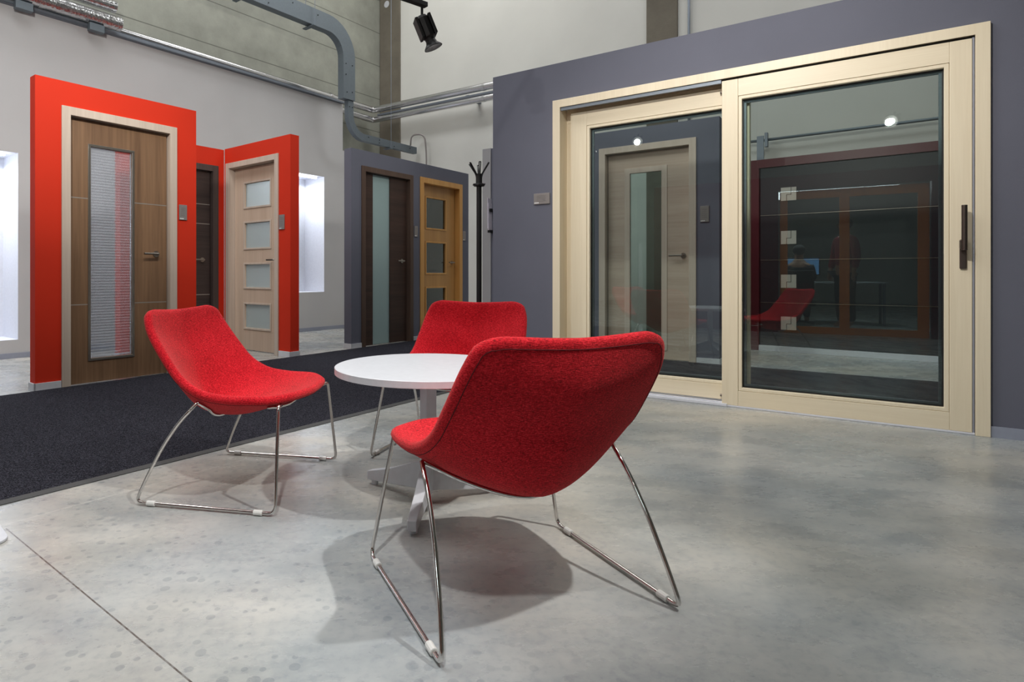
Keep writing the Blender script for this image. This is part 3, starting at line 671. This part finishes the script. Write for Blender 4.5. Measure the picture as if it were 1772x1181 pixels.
# ------------------------------------------------------------------ track spotlight in view
def spotlight(label, loc, aim, track=None, lit=True, scale=1., group='track spotlights in the hall'):
    t = thing('track_spotlight', label, 'spotlight', loc, 0, group)
    d = (Vector(aim)-Vector(loc)).normalized(); q = d.to_track_quat('-Z', 'Y').to_matrix().to_4x4()
    R = lambda bm: bmesh.ops.transform(bm, matrix=q, verts=bm.verts)
    s = scale
    bm = BM(); prof = [(0, .02), (.036, .018), (.046, .0), (.048, -.13), (.036, -.14), (.034, -.155)]
    lathe(bm, [(a*s, b*s) for a, b in prof], 10); box(bm, -.05*s, .05*s, .036*s, .056*s, -.13*s, .01*s); box(bm, -.05*s, .05*s, -.056*s, -.036*s, -.13*s, .01*s); R(bm)
    obj('lamp_housing', bm, M['black'], t, bevel=.003)
    bm = BM(); lathe(bm, [(.034*s, -.155*s), (.040*s, -.175*s), (.062*s, -.20*s), (.064*s, -.206*s), (.058*s, -.206*s), (.036*s, -.18*s), (.030*s, -.16*s)], 20); R(bm); obj('lamp_flare', bm, M['black'], t)
    bm = BM(); cyl(bm, (0, 0, -.172*s), (0, 0, -.176*s), .030*s, n=20); R(bm); o = obj('lamp_lens', bm, M['lamp_on'], t)
    bm = BM(); sweep(bm, fillet([(0, 0, .01*s), (0, 0, .05*s), (0, 0, .08*s)], .01, 3), circ(.009*s, 10)); obj('lamp_yoke', bm, M['black'], t)
    bm = BM(); cyl(bm, (-.07*s, 0, -.04*s), (-.045*s, 0, -.04*s), .012*s, n=10); R(bm); obj('knob', bm, M['black'], t)
    return t
SP = (.058, 4.0, 2.555)
spotlight('black track spotlight with flared snout hanging below the light track', SP, (.45, 4.05, 1.6), group=None, scale=.98)
trk = thing('light_track', 'black light track end above the hanging spotlight', 'light track', SP)
bm = BM(); d = Vector((-.62, .05, 0)).normalized()
p = [(.10, -.0, .115), (-2.6, .0, .115)]
bm = BM(); box(bm, -3.0, .035, -.02, .02, .085, .115); obj('track_rail', bm, M['black'], trk, rot=(0, 0, math.radians(37.7)), bevel=.002)
bm = BM(); cyl(bm, (0, 0, .1155), (0, 0, 7.4-2.55), .002, n=6); obj('hanging_wire', bm, M['galv_tray'], trk)
# spotlights out of frame that show as reflections in the sliding door glass
for i, (l, a) in enumerate((((-1.6, -2.8, 3.3), (1.7, 4.3, 1.2)), ((-4.87, -.5, 3.55), (1.2, 4.6, 1.3)))):
    spotlight(['bright spotlight mirrored high in the right glass leaf', 'bright spotlight mirrored at the top of the left glass leaf'][i], l, a, scale=1.6)
    spot('spot_light', Vector(l)+(Vector(a)-Vector(l)).normalized()*.4, (a[0], a[1], 2.0), 150, 34, 1., .05)

# ------------------------------------------------------------------ coat stand
cs = thing('coat_stand', 'tall black coat stand in front of the gap beside the slate display wall', 'coat stand', (.609, 5.60, 0), .3)
bm = BM(); cyl(bm, (0, 0, .02), (0, 0, 1.69), .024, n=24); cyl(bm, (0, 0, 1.69), (0, 0, 1.80), .030, n=24); obj('pole', bm, M['black'], cs, bevel=.002)
bm = BM(); lathe(bm, [(0, .03), (.06, .028), (.19, .012), (.20, .006), (.20, .0015), (0, .0015)], 40); obj('base', bm, M['black'], cs, smooth=True)
bm = BM(); lathe(bm, [(.028, 1.685), (.048, 1.685), (.050, 1.690), (.050, 1.703), (.048, 1.708), (.028, 1.708), (.028, 1.685)], 32); obj('ring', bm, M['black'], cs)
for k in range(6):
    a = 2*PI*k/6+.2; bm = BM(); c, s = math.cos(a), math.sin(a)
    for o_ in (-.007, .007):
        px, py = -s*o_, c*o_
        sweep(bm, fillet([(c*.022+px, s*.022+py, 1.70), (c*.026+px, s*.026+py, 1.79), (c*.098+px, s*.098+py, 1.895)], .03, 4), rect(.005, .008))
    p = (c*.098, s*.098, 1.895); sweep(bm, [(p[0]-s*.009, p[1]+c*.009, p[2]), (p[0]+s*.009, p[1]-c*.009, p[2])], rect(.006, .008))
    obj('coat_hook', bm, M['black'], cs)
    bm = BM(); cyl(bm, (c*.048, s*.048, 1.697), (c*.062, s*.062, 1.703), .006, n=8); obj('ring_peg', bm, M['black'], cs)

# ------------------------------------------------------------------ lounge chairs
SIDE = [(-.297, .238, .712), (-.262, .264, .64), (-.195, .276, .545), (-.125, .283, .465), (-.04, .290, .418), (.06, .294, .402), (.16, .288, .400), (.25, .262, .400)]
CEN = [(-.318, .700), (-.305, .60), (-.262, .50), (-.222, .39), (-.155, .312), (-.02, .298), (.14, .340), (.288, .392)]
def cr(P, t):
    n = len(P)-1; t = max(0, min(.999999, t))*n; i = int(t); f = t-i
    p0, p1, p2, p3 = P[max(i-1, 0)], P[i], P[i+1], P[min(i+2, n)]
    if i == 0: p0 = tuple(2*a-b for a, b in zip(p1, p2))
    if i+2 > n: p3 = tuple(2*a-b for a, b in zip(p2, p1))
    return tuple(.5*((2*b)+(-a+c)*f+(2*a-5*b+4*c-d)*f*f+(-a+3*b-3*c+d)*f**3) for a, b, c, d in zip(p0, p1, p2, p3))
def shell(a, b):
    """a,b in [-1,1]: a lateral, b from top (-1) to seat front (1); rounded corners"""
    r = .24 if b < 0 else .42
    ax, bx = abs(a), abs(b); ra = r*1.0; rb = r*.42 if b < 0 else r*.62
    if ax > 1-ra and bx > 1-rb:
        x, y = (ax-1+ra)/ra, (bx-1+rb)/rb; m = max(x, y); h = math.hypot(x, y)
        if h > 0: x, y = x*m/h, y*m/h
        ax, bx = 1-ra+x*ra, 1-rb+y*rb
    a = math.copysign(ax, a); b = math.copysign(bx, b)
    t = (b+1)/2; s = cr(SIDE, t); c = cr(CEN, t)
    g = abs(a)**1.55
    return Vector((c[0]+(s[0]-c[0])*g, a*s[1], c[1]+(s[2]-c[1])*g))
def snorm(a, b, e=.01):
    du = shell(min(a+e, 1), b)-shell(max(a-e, -1), b); dv = shell(a, min(b+e, 1))-shell(a, max(b-e, -1))
    return dv.cross(du).normalized() if dv.cross(du).length > 1e-9 else Vector((0, 0, 1))
def build_shell(parent):
    na, nb = 36, 48; th = .0165; bm = BM(); T, Bt, P, Nn = {}, {}, {}, {}
    for i in range(na+1):
        for j in range(nb+1):
            a, b = -1+2*i/na, -1+2*j/nb; p = shell(a, b); n = snorm(a*.97, b*.97)
            if n.z < 0 and j > nb*.5: n = -n
            if n.x < 0 and j <= nb*.5: n = -n
            P[i, j] = p; Nn[i, j] = n
            T[i, j] = bm.verts.new(p+n*th); Bt[i, j] = bm.verts.new(p-n*th)
    for i in range(na):
        for j in range(nb):
            bm.faces.new((T[i, j], T[i+1, j], T[i+1, j+1], T[i, j+1])); bm.faces.new((Bt[i, j], Bt[i, j+1], Bt[i+1, j+1], Bt[i+1, j]))
    ring = [(i, 0) for i in range(na)]+[(na, j) for j in range(nb)]+[(i, nb) for i in range(na, 0, -1)]+[(0, j) for j in range(nb, 0, -1)]
    L = len(ring); prev = None; rows = []
    for k, (i, j) in enumerate(ring):
        p, n = P[i, j], Nn[i, j]; tg = (P[ring[(k+1) % L]]-P[ring[k-1]])
        o = tg.cross(n)
        if o.length < 1e-9: o = p-P[na//2, nb//2]
        o.normalize()
        if o.dot(p-P[na//2, min(max(j, nb//4), 3*nb//4)]) < 0: o = -o
        r = [T[i, j]]+[bm.verts.new(p+n*th*math.cos(f)+o*th*math.sin(f)) for f in (PI*.2, PI*.4, PI*.6, PI*.8)]+[Bt[i, j]]
        rows.append(r)
    for k in range(L):
        A, B_ = rows[k], rows[(k+1) % L]
        for q in range(5):
            try: bm.faces.new((A[q], A[q+1], B_[q+1], B_[q]))
            except ValueError: pass
    o = obj('seat_shell', bm, M['fabric'], parent, smooth=True)
    # stitched seam close to the rim, on the outer side
    for off, sg, rr in ((.975, -1, .0012),):
        pts = []
        for k, (i, j) in enumerate(ring):
            a, b = (-1+2*i/na)*off, (-1+2*j/nb)*(.98)
            n = snorm(a, b); 
            if (n.z < 0 and b > 0) or (n.x < 0 and b <= 0): n = -n
            pts.append(shell(a, b)+n*sg*(th+.0002))
        bm = BM(); sweep(bm, pts, circ(rr, 6), closed=True); s = obj('stitched_seam', bm, M['seam'], o, smooth=True)
    return o
def make_chair(label, loc, rz):
    t = thing('lounge_chair', label, 'chair', loc, rz, 'red lounge chairs around the white table')
    build_shell(t); R = .0062; zf = R+.0005+.004
    for s in (-1, 1):
        # sled: front upright, floor runner, bowed rear leg, one bent tube
        rear = [(-.28, s*.330, zf), (-.238, s*.318, .11), (-.185, s*.307, .215), (-.125, s*.298, .305), (-.050, s*.290, .385)]
        pts = [Vector((.262, s*.245, .378)), Vector((.272, s*.262, .372)), Vector((.28, s*.328, zf))]
        front = fillet([(.245, s*.20, .370), (.262, s*.262, .378), (.28, s*.330, zf), (-.28, s*.330, zf)]+rear[1:], [0, .02, .03, .03]+[.04]*4, 6)
        bm = BM(); sweep(bm, front, circ(R, 14)); obj('sled_leg', bm, M['chrome'], t, smooth=True)
        for x in (.215, -.215):
            bm = BM(); sweep(bm, [(x-.017, s*.330, zf), (x+.017, s*.330, zf)], [(a*1.0, b) for a, b in circ(R+.0042, 12)]); obj('glide', bm, M['glide'], t, smooth=False, bevel=.002)
    # cross bars under the shell
    def under(b, lat, gap=.0225):
        p = shell(lat, b); n = snorm(lat, b)
        if n.z < 0: n = -n
        return p-n*gap
    bb = .22
    mid = [under(bb, k/10) for k in range(-8, 9)]
    for b0, xe, ze, ye in ((.27, -.050, .385, .290), (.80, .262, .374, .245)):
        mid = [under(b0, k/10) for k in range(-7, 8)]
        pts = [Vector((xe, -ye, ze))]+mid+[Vector((xe, ye, ze))]
        bm = BM(); sweep(bm, fillet(pts, .02, 3), circ(R*.95, 12)); obj('cross_bar', bm, M['chrome'], t, smooth=True)
    return t
proto = make_chair('red lounge chair seen from behind, nearest the camera', (.278, 1.693, 0), math.radians(109.95))
def copy_tree(o, parent=None):
    c = o.copy(); COL.objects.link(c)
    if parent: c.parent = parent
    for ch in list(o.children): copy_tree(ch, c)
    return c
for loc, rz, lb in (((-.697, 2.534, 0), math.radians(-11.9), 'red lounge chair on the left, seen from the side with its front towards the table'),
                    ((.215, 2.965, 0), math.atan2(-.907, -.42), 'red lounge chair behind the table, facing the camera')):
    c = copy_tree(proto); c.location = loc; c.rotation_euler = (0, 0, rz); c['label'] = lb

# ------------------------------------------------------------------ table
tb = thing('coffee_table', 'round white low table standing between the three red chairs', 'table', (.0573, 2.31, 0))
bm = BM(); lathe(bm, [(0, .517), (.352, .517), (.355, .5155), (.355, .4935), (.353, .492), (0, .492)], 96); o = obj('table_top', bm, M['white'], tb)
bm = BM(); c_, s_ = math.cos(.55), math.sin(.55)
h = .0235; pr = [(h, h), (-h, h), (-h, -h), (h, -h)]; pr = [(x*c_-y*s_, x*s_+y*c_) for x, y in pr]
vb = [bm.verts.new((x, y, .10)) for x, y in pr]; vt = [bm.verts.new((x, y, .486)) for x, y in pr]
bm.faces.new(vb[::-1]); bm.faces.new(vt)
for i in range(4): bm.faces.new((vb[i], vb[(i+1) % 4], vt[(i+1) % 4], vt[i]))
obj('post', bm, M['white'], tb, bevel=.003)
bm = BM(); box(bm, -.10, .10, -.10, .10, .4865, .4915); obj('mounting_plate', bm, M['white'], tb)
def star_arm(ang, ln):
    bm = BM(); c, s = math.cos(ang), math.sin(ang)
    secs = [(0., .045, .155, .023), (.03, .045, .150, .022), (ln*.6, .028, .088, .019), (ln, .016, .052, .016)]
    prev = None
    for r, z0, z1, w_ in secs:
        ring = [bm.verts.new((c*r-s*w_*k[0], s*r+c*w_*k[0], z0 if k[1] else z1)) for k in ((-1, 1), (1, 1), (1, 0), (-1, 0))]
        if prev:
            for i in range(4): bm.faces.new((prev[i], prev[(i+1) % 4], ring[(i+1) % 4], ring[i]))
        else: bm.faces.new(ring)
        prev = ring
    bm.faces.new(prev[::-1]); a = obj('leg', bm, M['white'], tb, bevel=.003)
    bm = BM(); cyl(bm, (c*(ln-.03), s*(ln-.03), .0008), (c*(ln-.03), s*(ln-.03), .022), .014, n=16); obj('foot_pad', bm, M['white'], a)
for ang, ln in ((139, .315), (259, .325), (19, .32)): star_arm(math.radians(ang), ln)

# white stand base at the left edge
st = thing('display_stand', 'white display stand whose rounded base plate pokes in at the left edge', 'stand', (-1.585, 1.955, 0), math.radians(44))
bm = BM(); n = 10; rr = .05; H = .205; pts = []
for cx_, cy_, a0 in ((H-rr, H-rr, 0), (-H+rr, H-rr, 90), (-H+rr, -H+rr, 180), (H-rr, -H+rr, 270)):
    for i in range(n+1): a = math.radians(a0+90*i/n); pts.append((cx_+rr*math.cos(a), cy_+rr*math.sin(a)))
lo = [bm.verts.new((x, y, .0008)) for x, y in pts]; hi = [bm.verts.new((x, y, .010)) for x, y in pts]
bm.faces.new(hi); bm.faces.new(lo[::-1])
for i in range(len(pts)): bm.faces.new((lo[i], lo[(i+1) % len(pts)], hi[(i+1) % len(pts)], hi[i]))
obj('base_plate', bm, M['white'], st, bevel=.002)
bm = BM(); cyl(bm, (-.08, 0, .0105), (-.08, 0, 1.3), .025); obj('upright', bm, M['white'], st, smooth=False)

# ------------------------------------------------------------------ office side of the hall (seen mirrored in the glass)
OF = (-2.9, -.1, 0)
display_wall('display_wall', 'dark wall with the orange wooden window, mirrored in the right glass leaf', OF, RZB, -.6, 4.6, 2.35, [(1.22, 3.0, -1, 2.15)], M['dark_red'], .14)
ow = thing('patio_window', 'orange pine framed glass front mirrored in the right glass leaf', 'window', world(OF, RZB, 2.1, 0), RZB)
bm = BM(); plate(bm, -.86, .88, 0, 2.12, .02, .10, [(-.76, -.12, .10, 2.0), (.0, .76, .10, 2.0)]); obj('window_frame', bm, M['orange_wood'], ow, bevel=.003)
for a, b in ((-.76, -.12), (.0, .76)):
    bm = BM(); box(bm, a+.001, b-.001, .055, .061, .101, 1.999); obj('glass_pane', bm, M['dkglass'], ow)
def skin_mesh(name, verts, edges, radii, mat, parent, root=0, sub=2):
    me = bpy.data.meshes.new(name); me.from_pydata(verts, edges, []); me.materials.append(mat)
    o = bpy.data.objects.new(name, me); COL.objects.link(o); o.parent = parent
    md = o.modifiers.new('s', 'SKIN'); md.use_smooth_shade = True
    for i, r in enumerate(radii):
        v = me.skin_vertices[0].data[i]; v.radius = r if isinstance(r, tuple) else (r, r); v.use_root = (i == root)
    s = o.modifiers.new('ss', 'SUBSURF'); s.levels = sub; s.render_levels = sub
    return o
def hand(verts, edges, radii, wrist, dirv, side):
    """palm, four fingers and a thumb as chains growing from the wrist vertex index"""
    w0 = Vector(verts[wrist]); d = Vector(dirv).normalized(); sidev = Vector(side).normalized()
    verts.append(tuple(w0+d*.05)); edges.append((wrist, len(verts)-1)); radii.append((.036, .017)); palm = len(verts)-1
    for k, ln in zip((-.027, -.009, .009, .026), (.062, .075, .071, .056)):
        b = w0+d*.085+sidev*k; verts.append(tuple(b)); edges.append((palm, len(verts)-1)); radii.append(.010); i = len(verts)-1
        up = Vector((0, 0, 0)); 
        m = b+d*ln*.5+d.cross(sidev)*.008; verts.append(tuple(m)); edges.append((i, i+1)); radii.append(.0085)
        e = m+d*ln*.4+d.cross(sidev)*.018; verts.append(tuple(e)); edges.append((i+1, i+2)); radii.append(.007)
    th = w0+d*.03+sidev*-.045; verts.append(tuple(th)); edges.append((palm, len(verts)-1)); radii.append(.011); i = len(verts)-1
    verts.append(tuple(th+d*.045+sidev*-.015)); edges.append((i, i+1)); radii.append(.009)
# standing person, seen from behind in the mirror image
pp = thing('person', 'standing person in a red sweater and dark trousers, mirrored in the right glass leaf', 'person', (-2.05, -2.35, 0), math.radians(15))
V = [(0, 0, .95), (0, 0, 1.12), (0, .0, 1.32), (0, .0, 1.46), (0, .01, 1.54), (0, .02, 1.63), (0, .02, 1.73),
     (-.18, 0, 1.42), (-.25, .0, 1.16), (-.26, .06, .92), (.18, 0, 1.42), (.25, 0, 1.16), (.26, .06, .92),
     (-.09, 0, .88), (-.10, .01, .50), (-.11, -.02, .09), (-.11, .11, .04), (.09, 0, .88), (.10, .01, .50), (.11, -.02, .09), (.11, .11, .04)]
E_ = [(0, 1), (1, 2), (2, 3), (3, 4), (4, 5), (5, 6), (3, 7), (7, 8), (8, 9), (3, 10), (10, 11), (11, 12), (0, 13), (13, 14), (14, 15), (15, 16), (0, 17), (17, 18), (18, 19), (19, 20)]
Rr = [(.15, .10), (.14, .095), (.16, .10), (.10, .07), .052, (.085, .10), (.07, .08), .055, .042, .028, .055, .042, .028, .085, .06, .04, .035, .085, .06, .04, .035]
V, E_, Rr = list(V), list(E_), list(Rr)
hand(V, E_, Rr, 9, (0, .12, -1), (0, 1, 0)); hand(V, E_, Rr, 12, (0, .12, -1), (0, 1, 0))
body = skin_mesh('body', V, E_, Rr, M['skin'], pp)
skin_mesh('sweater', [(0, 0, .98), (0, 0, 1.12), (0, 0, 1.32), (0, 0, 1.45), (-.18, 0, 1.42), (-.25, 0, 1.16), (-.26, .05, .96), (.18, 0, 1.42), (.25, 0, 1.16), (.26, .05, .96)],
          [(0, 1), (1, 2), (2, 3), (3, 4), (4, 5), (5, 6), (3, 7), (7, 8), (8, 9)], [(.185, .13), (.17, .12), (.19, .125), (.12, .09), .075, .06, .048, .075, .06, .048], M['sweater'], pp)
skin_mesh('trousers', [(0, 0, .98), (-.09, 0, .86), (-.10, .01, .5), (-.11, -.02, .10), (.09, 0, .86), (.10, .01, .5), (.11, -.02, .10)],
          [(0, 1), (1, 2), (2, 3), (0, 4), (4, 5), (5, 6)], [(.17, .12), .105, .08, .065, .105, .08, .065], M['trousers'], pp)
bm = BM(); bmesh.ops.create_uvsphere(bm, u_segments=24, v_segments=16, radius=1); bmesh.ops.scale(bm, vec=(.092, .108, .10), verts=bm.verts); bmesh.ops.translate(bm, vec=(0, .0, 1.70), verts=bm.verts)
for v in bm.verts:
    if v.co.y > .03 and v.co.z < 1.72: v.co.y = .03
obj('hair', bm, M['hair'], pp, smooth=True)
for s in (-1, 1):
    bm = BM(); box(bm, s*.032-.009, s*.032+.009, .108, .116, 1.675, 1.685); obj('eye', bm, M['hair'], pp)
bm = BM(); sweep(bm, [(0, .10, 1.68), (0, .135, 1.645), (0, .11, 1.638)], circ(.011, 8)); obj('nose', bm, M['skin'], pp, smooth=True)
bm = BM(); box(bm, -.022, .022, .104, .112, 1.606, 1.613); obj('mouth', bm, M['sweater'], pp)
# desk with screen and a seated person in dark clothes
DK = (-3.1, -3.0, 0)
dk = thing('office_desk', 'white office desk mirrored in the right glass leaf', 'desk', DK, RZB)
bm = BM(); box(bm, -1.2, 1.0, -.4, .4, .72, .745); obj('desk_top', bm, M['white'], dk, bevel=.002)
for x in (-1.15, .95):
    for y in (-.36, .36):
        bm = BM(); box(bm, x-.02, x+.02, y-.02, y+.02, .001, .7195); obj('leg', bm, M['galv_tray'], dk)
mo = thing('monitor', 'computer screen glowing pale blue on the mirrored desk', 'monitor', world(DK, RZB, -.2, -.15, .7455), RZB)
bm = BM(); box(bm, -.12, .12, -.08, .08, 0, .012); box(bm, -.02, .02, .02, .04, .012, .14); obj('foot', bm, M['black'], mo)
bm = BM(); box(bm, -.26, .26, .0, .03, .12, .44); fr = obj('casing', bm, M['black'], mo, bevel=.004)
bm = BM(); box(bm, -.245, .245, .0305, .032, .135, .425); obj('screen', bm, M['screen'], fr)
sp = thing('person', 'seated person in dark clothes at the desk, mirrored in the right glass leaf', 'person', world(DK, RZB, -.25, .75), RZB+PI)
V = [(0, 0, .52), (0, .0, .75), (0, .03, .95), (0, .05, 1.07), (0, .07, 1.15), (0, .09, 1.24), (0, .09, 1.33), (-.17, .04, 1.0), (-.21, .14, .82), (-.16, .36, .79), (.17, .04, 1.0), (.21, .14, .82), (.16, .36, .79),
     (-.10, .05, .50), (-.11, .42, .50), (-.11, .44, .09), (-.11, .56, .04), (.10, .05, .50), (.11, .42, .50), (.11, .44, .09), (.11, .56, .04)]
V = list(V); E2 = [(0, 1), (1, 2), (2, 3), (3, 4), (4, 5), (5, 6), (3, 7), (7, 8), (8, 9), (3, 10), (10, 11), (11, 12), (0, 13), (13, 14), (14, 15), (15, 16), (0, 17), (17, 18), (18, 19), (19, 20)]
R2_ = list(Rr[:21]); hand(V, E2, R2_, 9, (0, 1, 0), (1, 0, 0)); hand(V, E2, R2_, 12, (0, 1, 0), (-1, 0, 0))
skin_mesh('body', V, E2, R2_, M['skin'], sp)
skin_mesh('jumper', [(0, 0, .55), (0, 0, .75), (0, .03, .93), (0, .05, 1.05), (-.17, .04, 1.0), (-.21, .14, .82), (-.17, .32, .79), (.17, .04, 1.0), (.21, .14, .82), (.17, .32, .79)],
          [(0, 1), (1, 2), (2, 3), (3, 4), (4, 5), (5, 6), (3, 7), (7, 8), (8, 9)], [(.18, .13), (.17, .12), (.19, .125), (.12, .09), .075, .06, .048, .075, .06, .048], M['trousers'], sp)
skin_mesh('trousers', [(0, 0, .52), (-.1, .05, .5), (-.11, .42, .5), (-.11, .44, .10), (.1, .05, .5), (.11, .42, .5), (.11, .44, .10)],
          [(0, 1), (1, 2), (2, 3), (0, 4), (4, 5), (5, 6)], [(.17, .12), .10, .08, .06, .10, .08, .06], M['trousers'], sp)
bm = BM(); bmesh.ops.create_uvsphere(bm, u_segments=24, v_segments=16, radius=1); bmesh.ops.scale(bm, vec=(.092, .108, .10), verts=bm.verts); bmesh.ops.translate(bm, vec=(0, .07, 1.30), verts=bm.verts); obj('hair', bm, M['hair'], sp, smooth=True)
oc = thing('office_chair', 'black office chair under the seated mirrored person', 'office chair', world(DK, RZB, -.25, .75), RZB+PI)
bm = BM(); box(bm, -.24, .24, -.2, .3, .34, .40); obj('seat', bm, M['black'], oc, bevel=.02)
bm = BM(); box(bm, -.22, .22, -.24, -.19, .50, .95); obj('backrest', bm, M['black'], oc, bevel=.02)
bm = BM(); box(bm, -.03, .03, -.235, -.2, .36, .52); obj('back_bracket', bm, M['black'], oc); bm = BM(); cyl(bm, (0, .03, .06), (0, .03, .34), .025)
for k in range(5): cyl(bm, (0, .03, .07), (.27*math.cos(k*1.257), .03+.27*math.sin(k*1.257), .04), .018, .012)
obj('base', bm, M['black'], oc)
lp = thing('desk_lamp', 'small amber glowing lamp on the mirrored desk', 'lamp', world(DK, RZB, -1.0, .1, .7455), RZB)
bm = BM(); lathe(bm, [(0, 0), (.05, 0), (.05, .01), (.008, .014), (.008, .12), (0, .12)], 20); obj('base', bm, M['black'], lp)
bm = BM(); lathe(bm, [(.03, .12), (.05, .16), (.03, .2), (0, .2), (0, .12), (.03, .12)], 20); obj('shade', bm, M['amber'], lp)
area('fill_light', world(OF, RZB, 1.6, -2.0, 2.3), (2.4, 1.2), 90, (.85, .93, 1), (0, 0, RZB))  # unseen light added to brighten the mirrored office
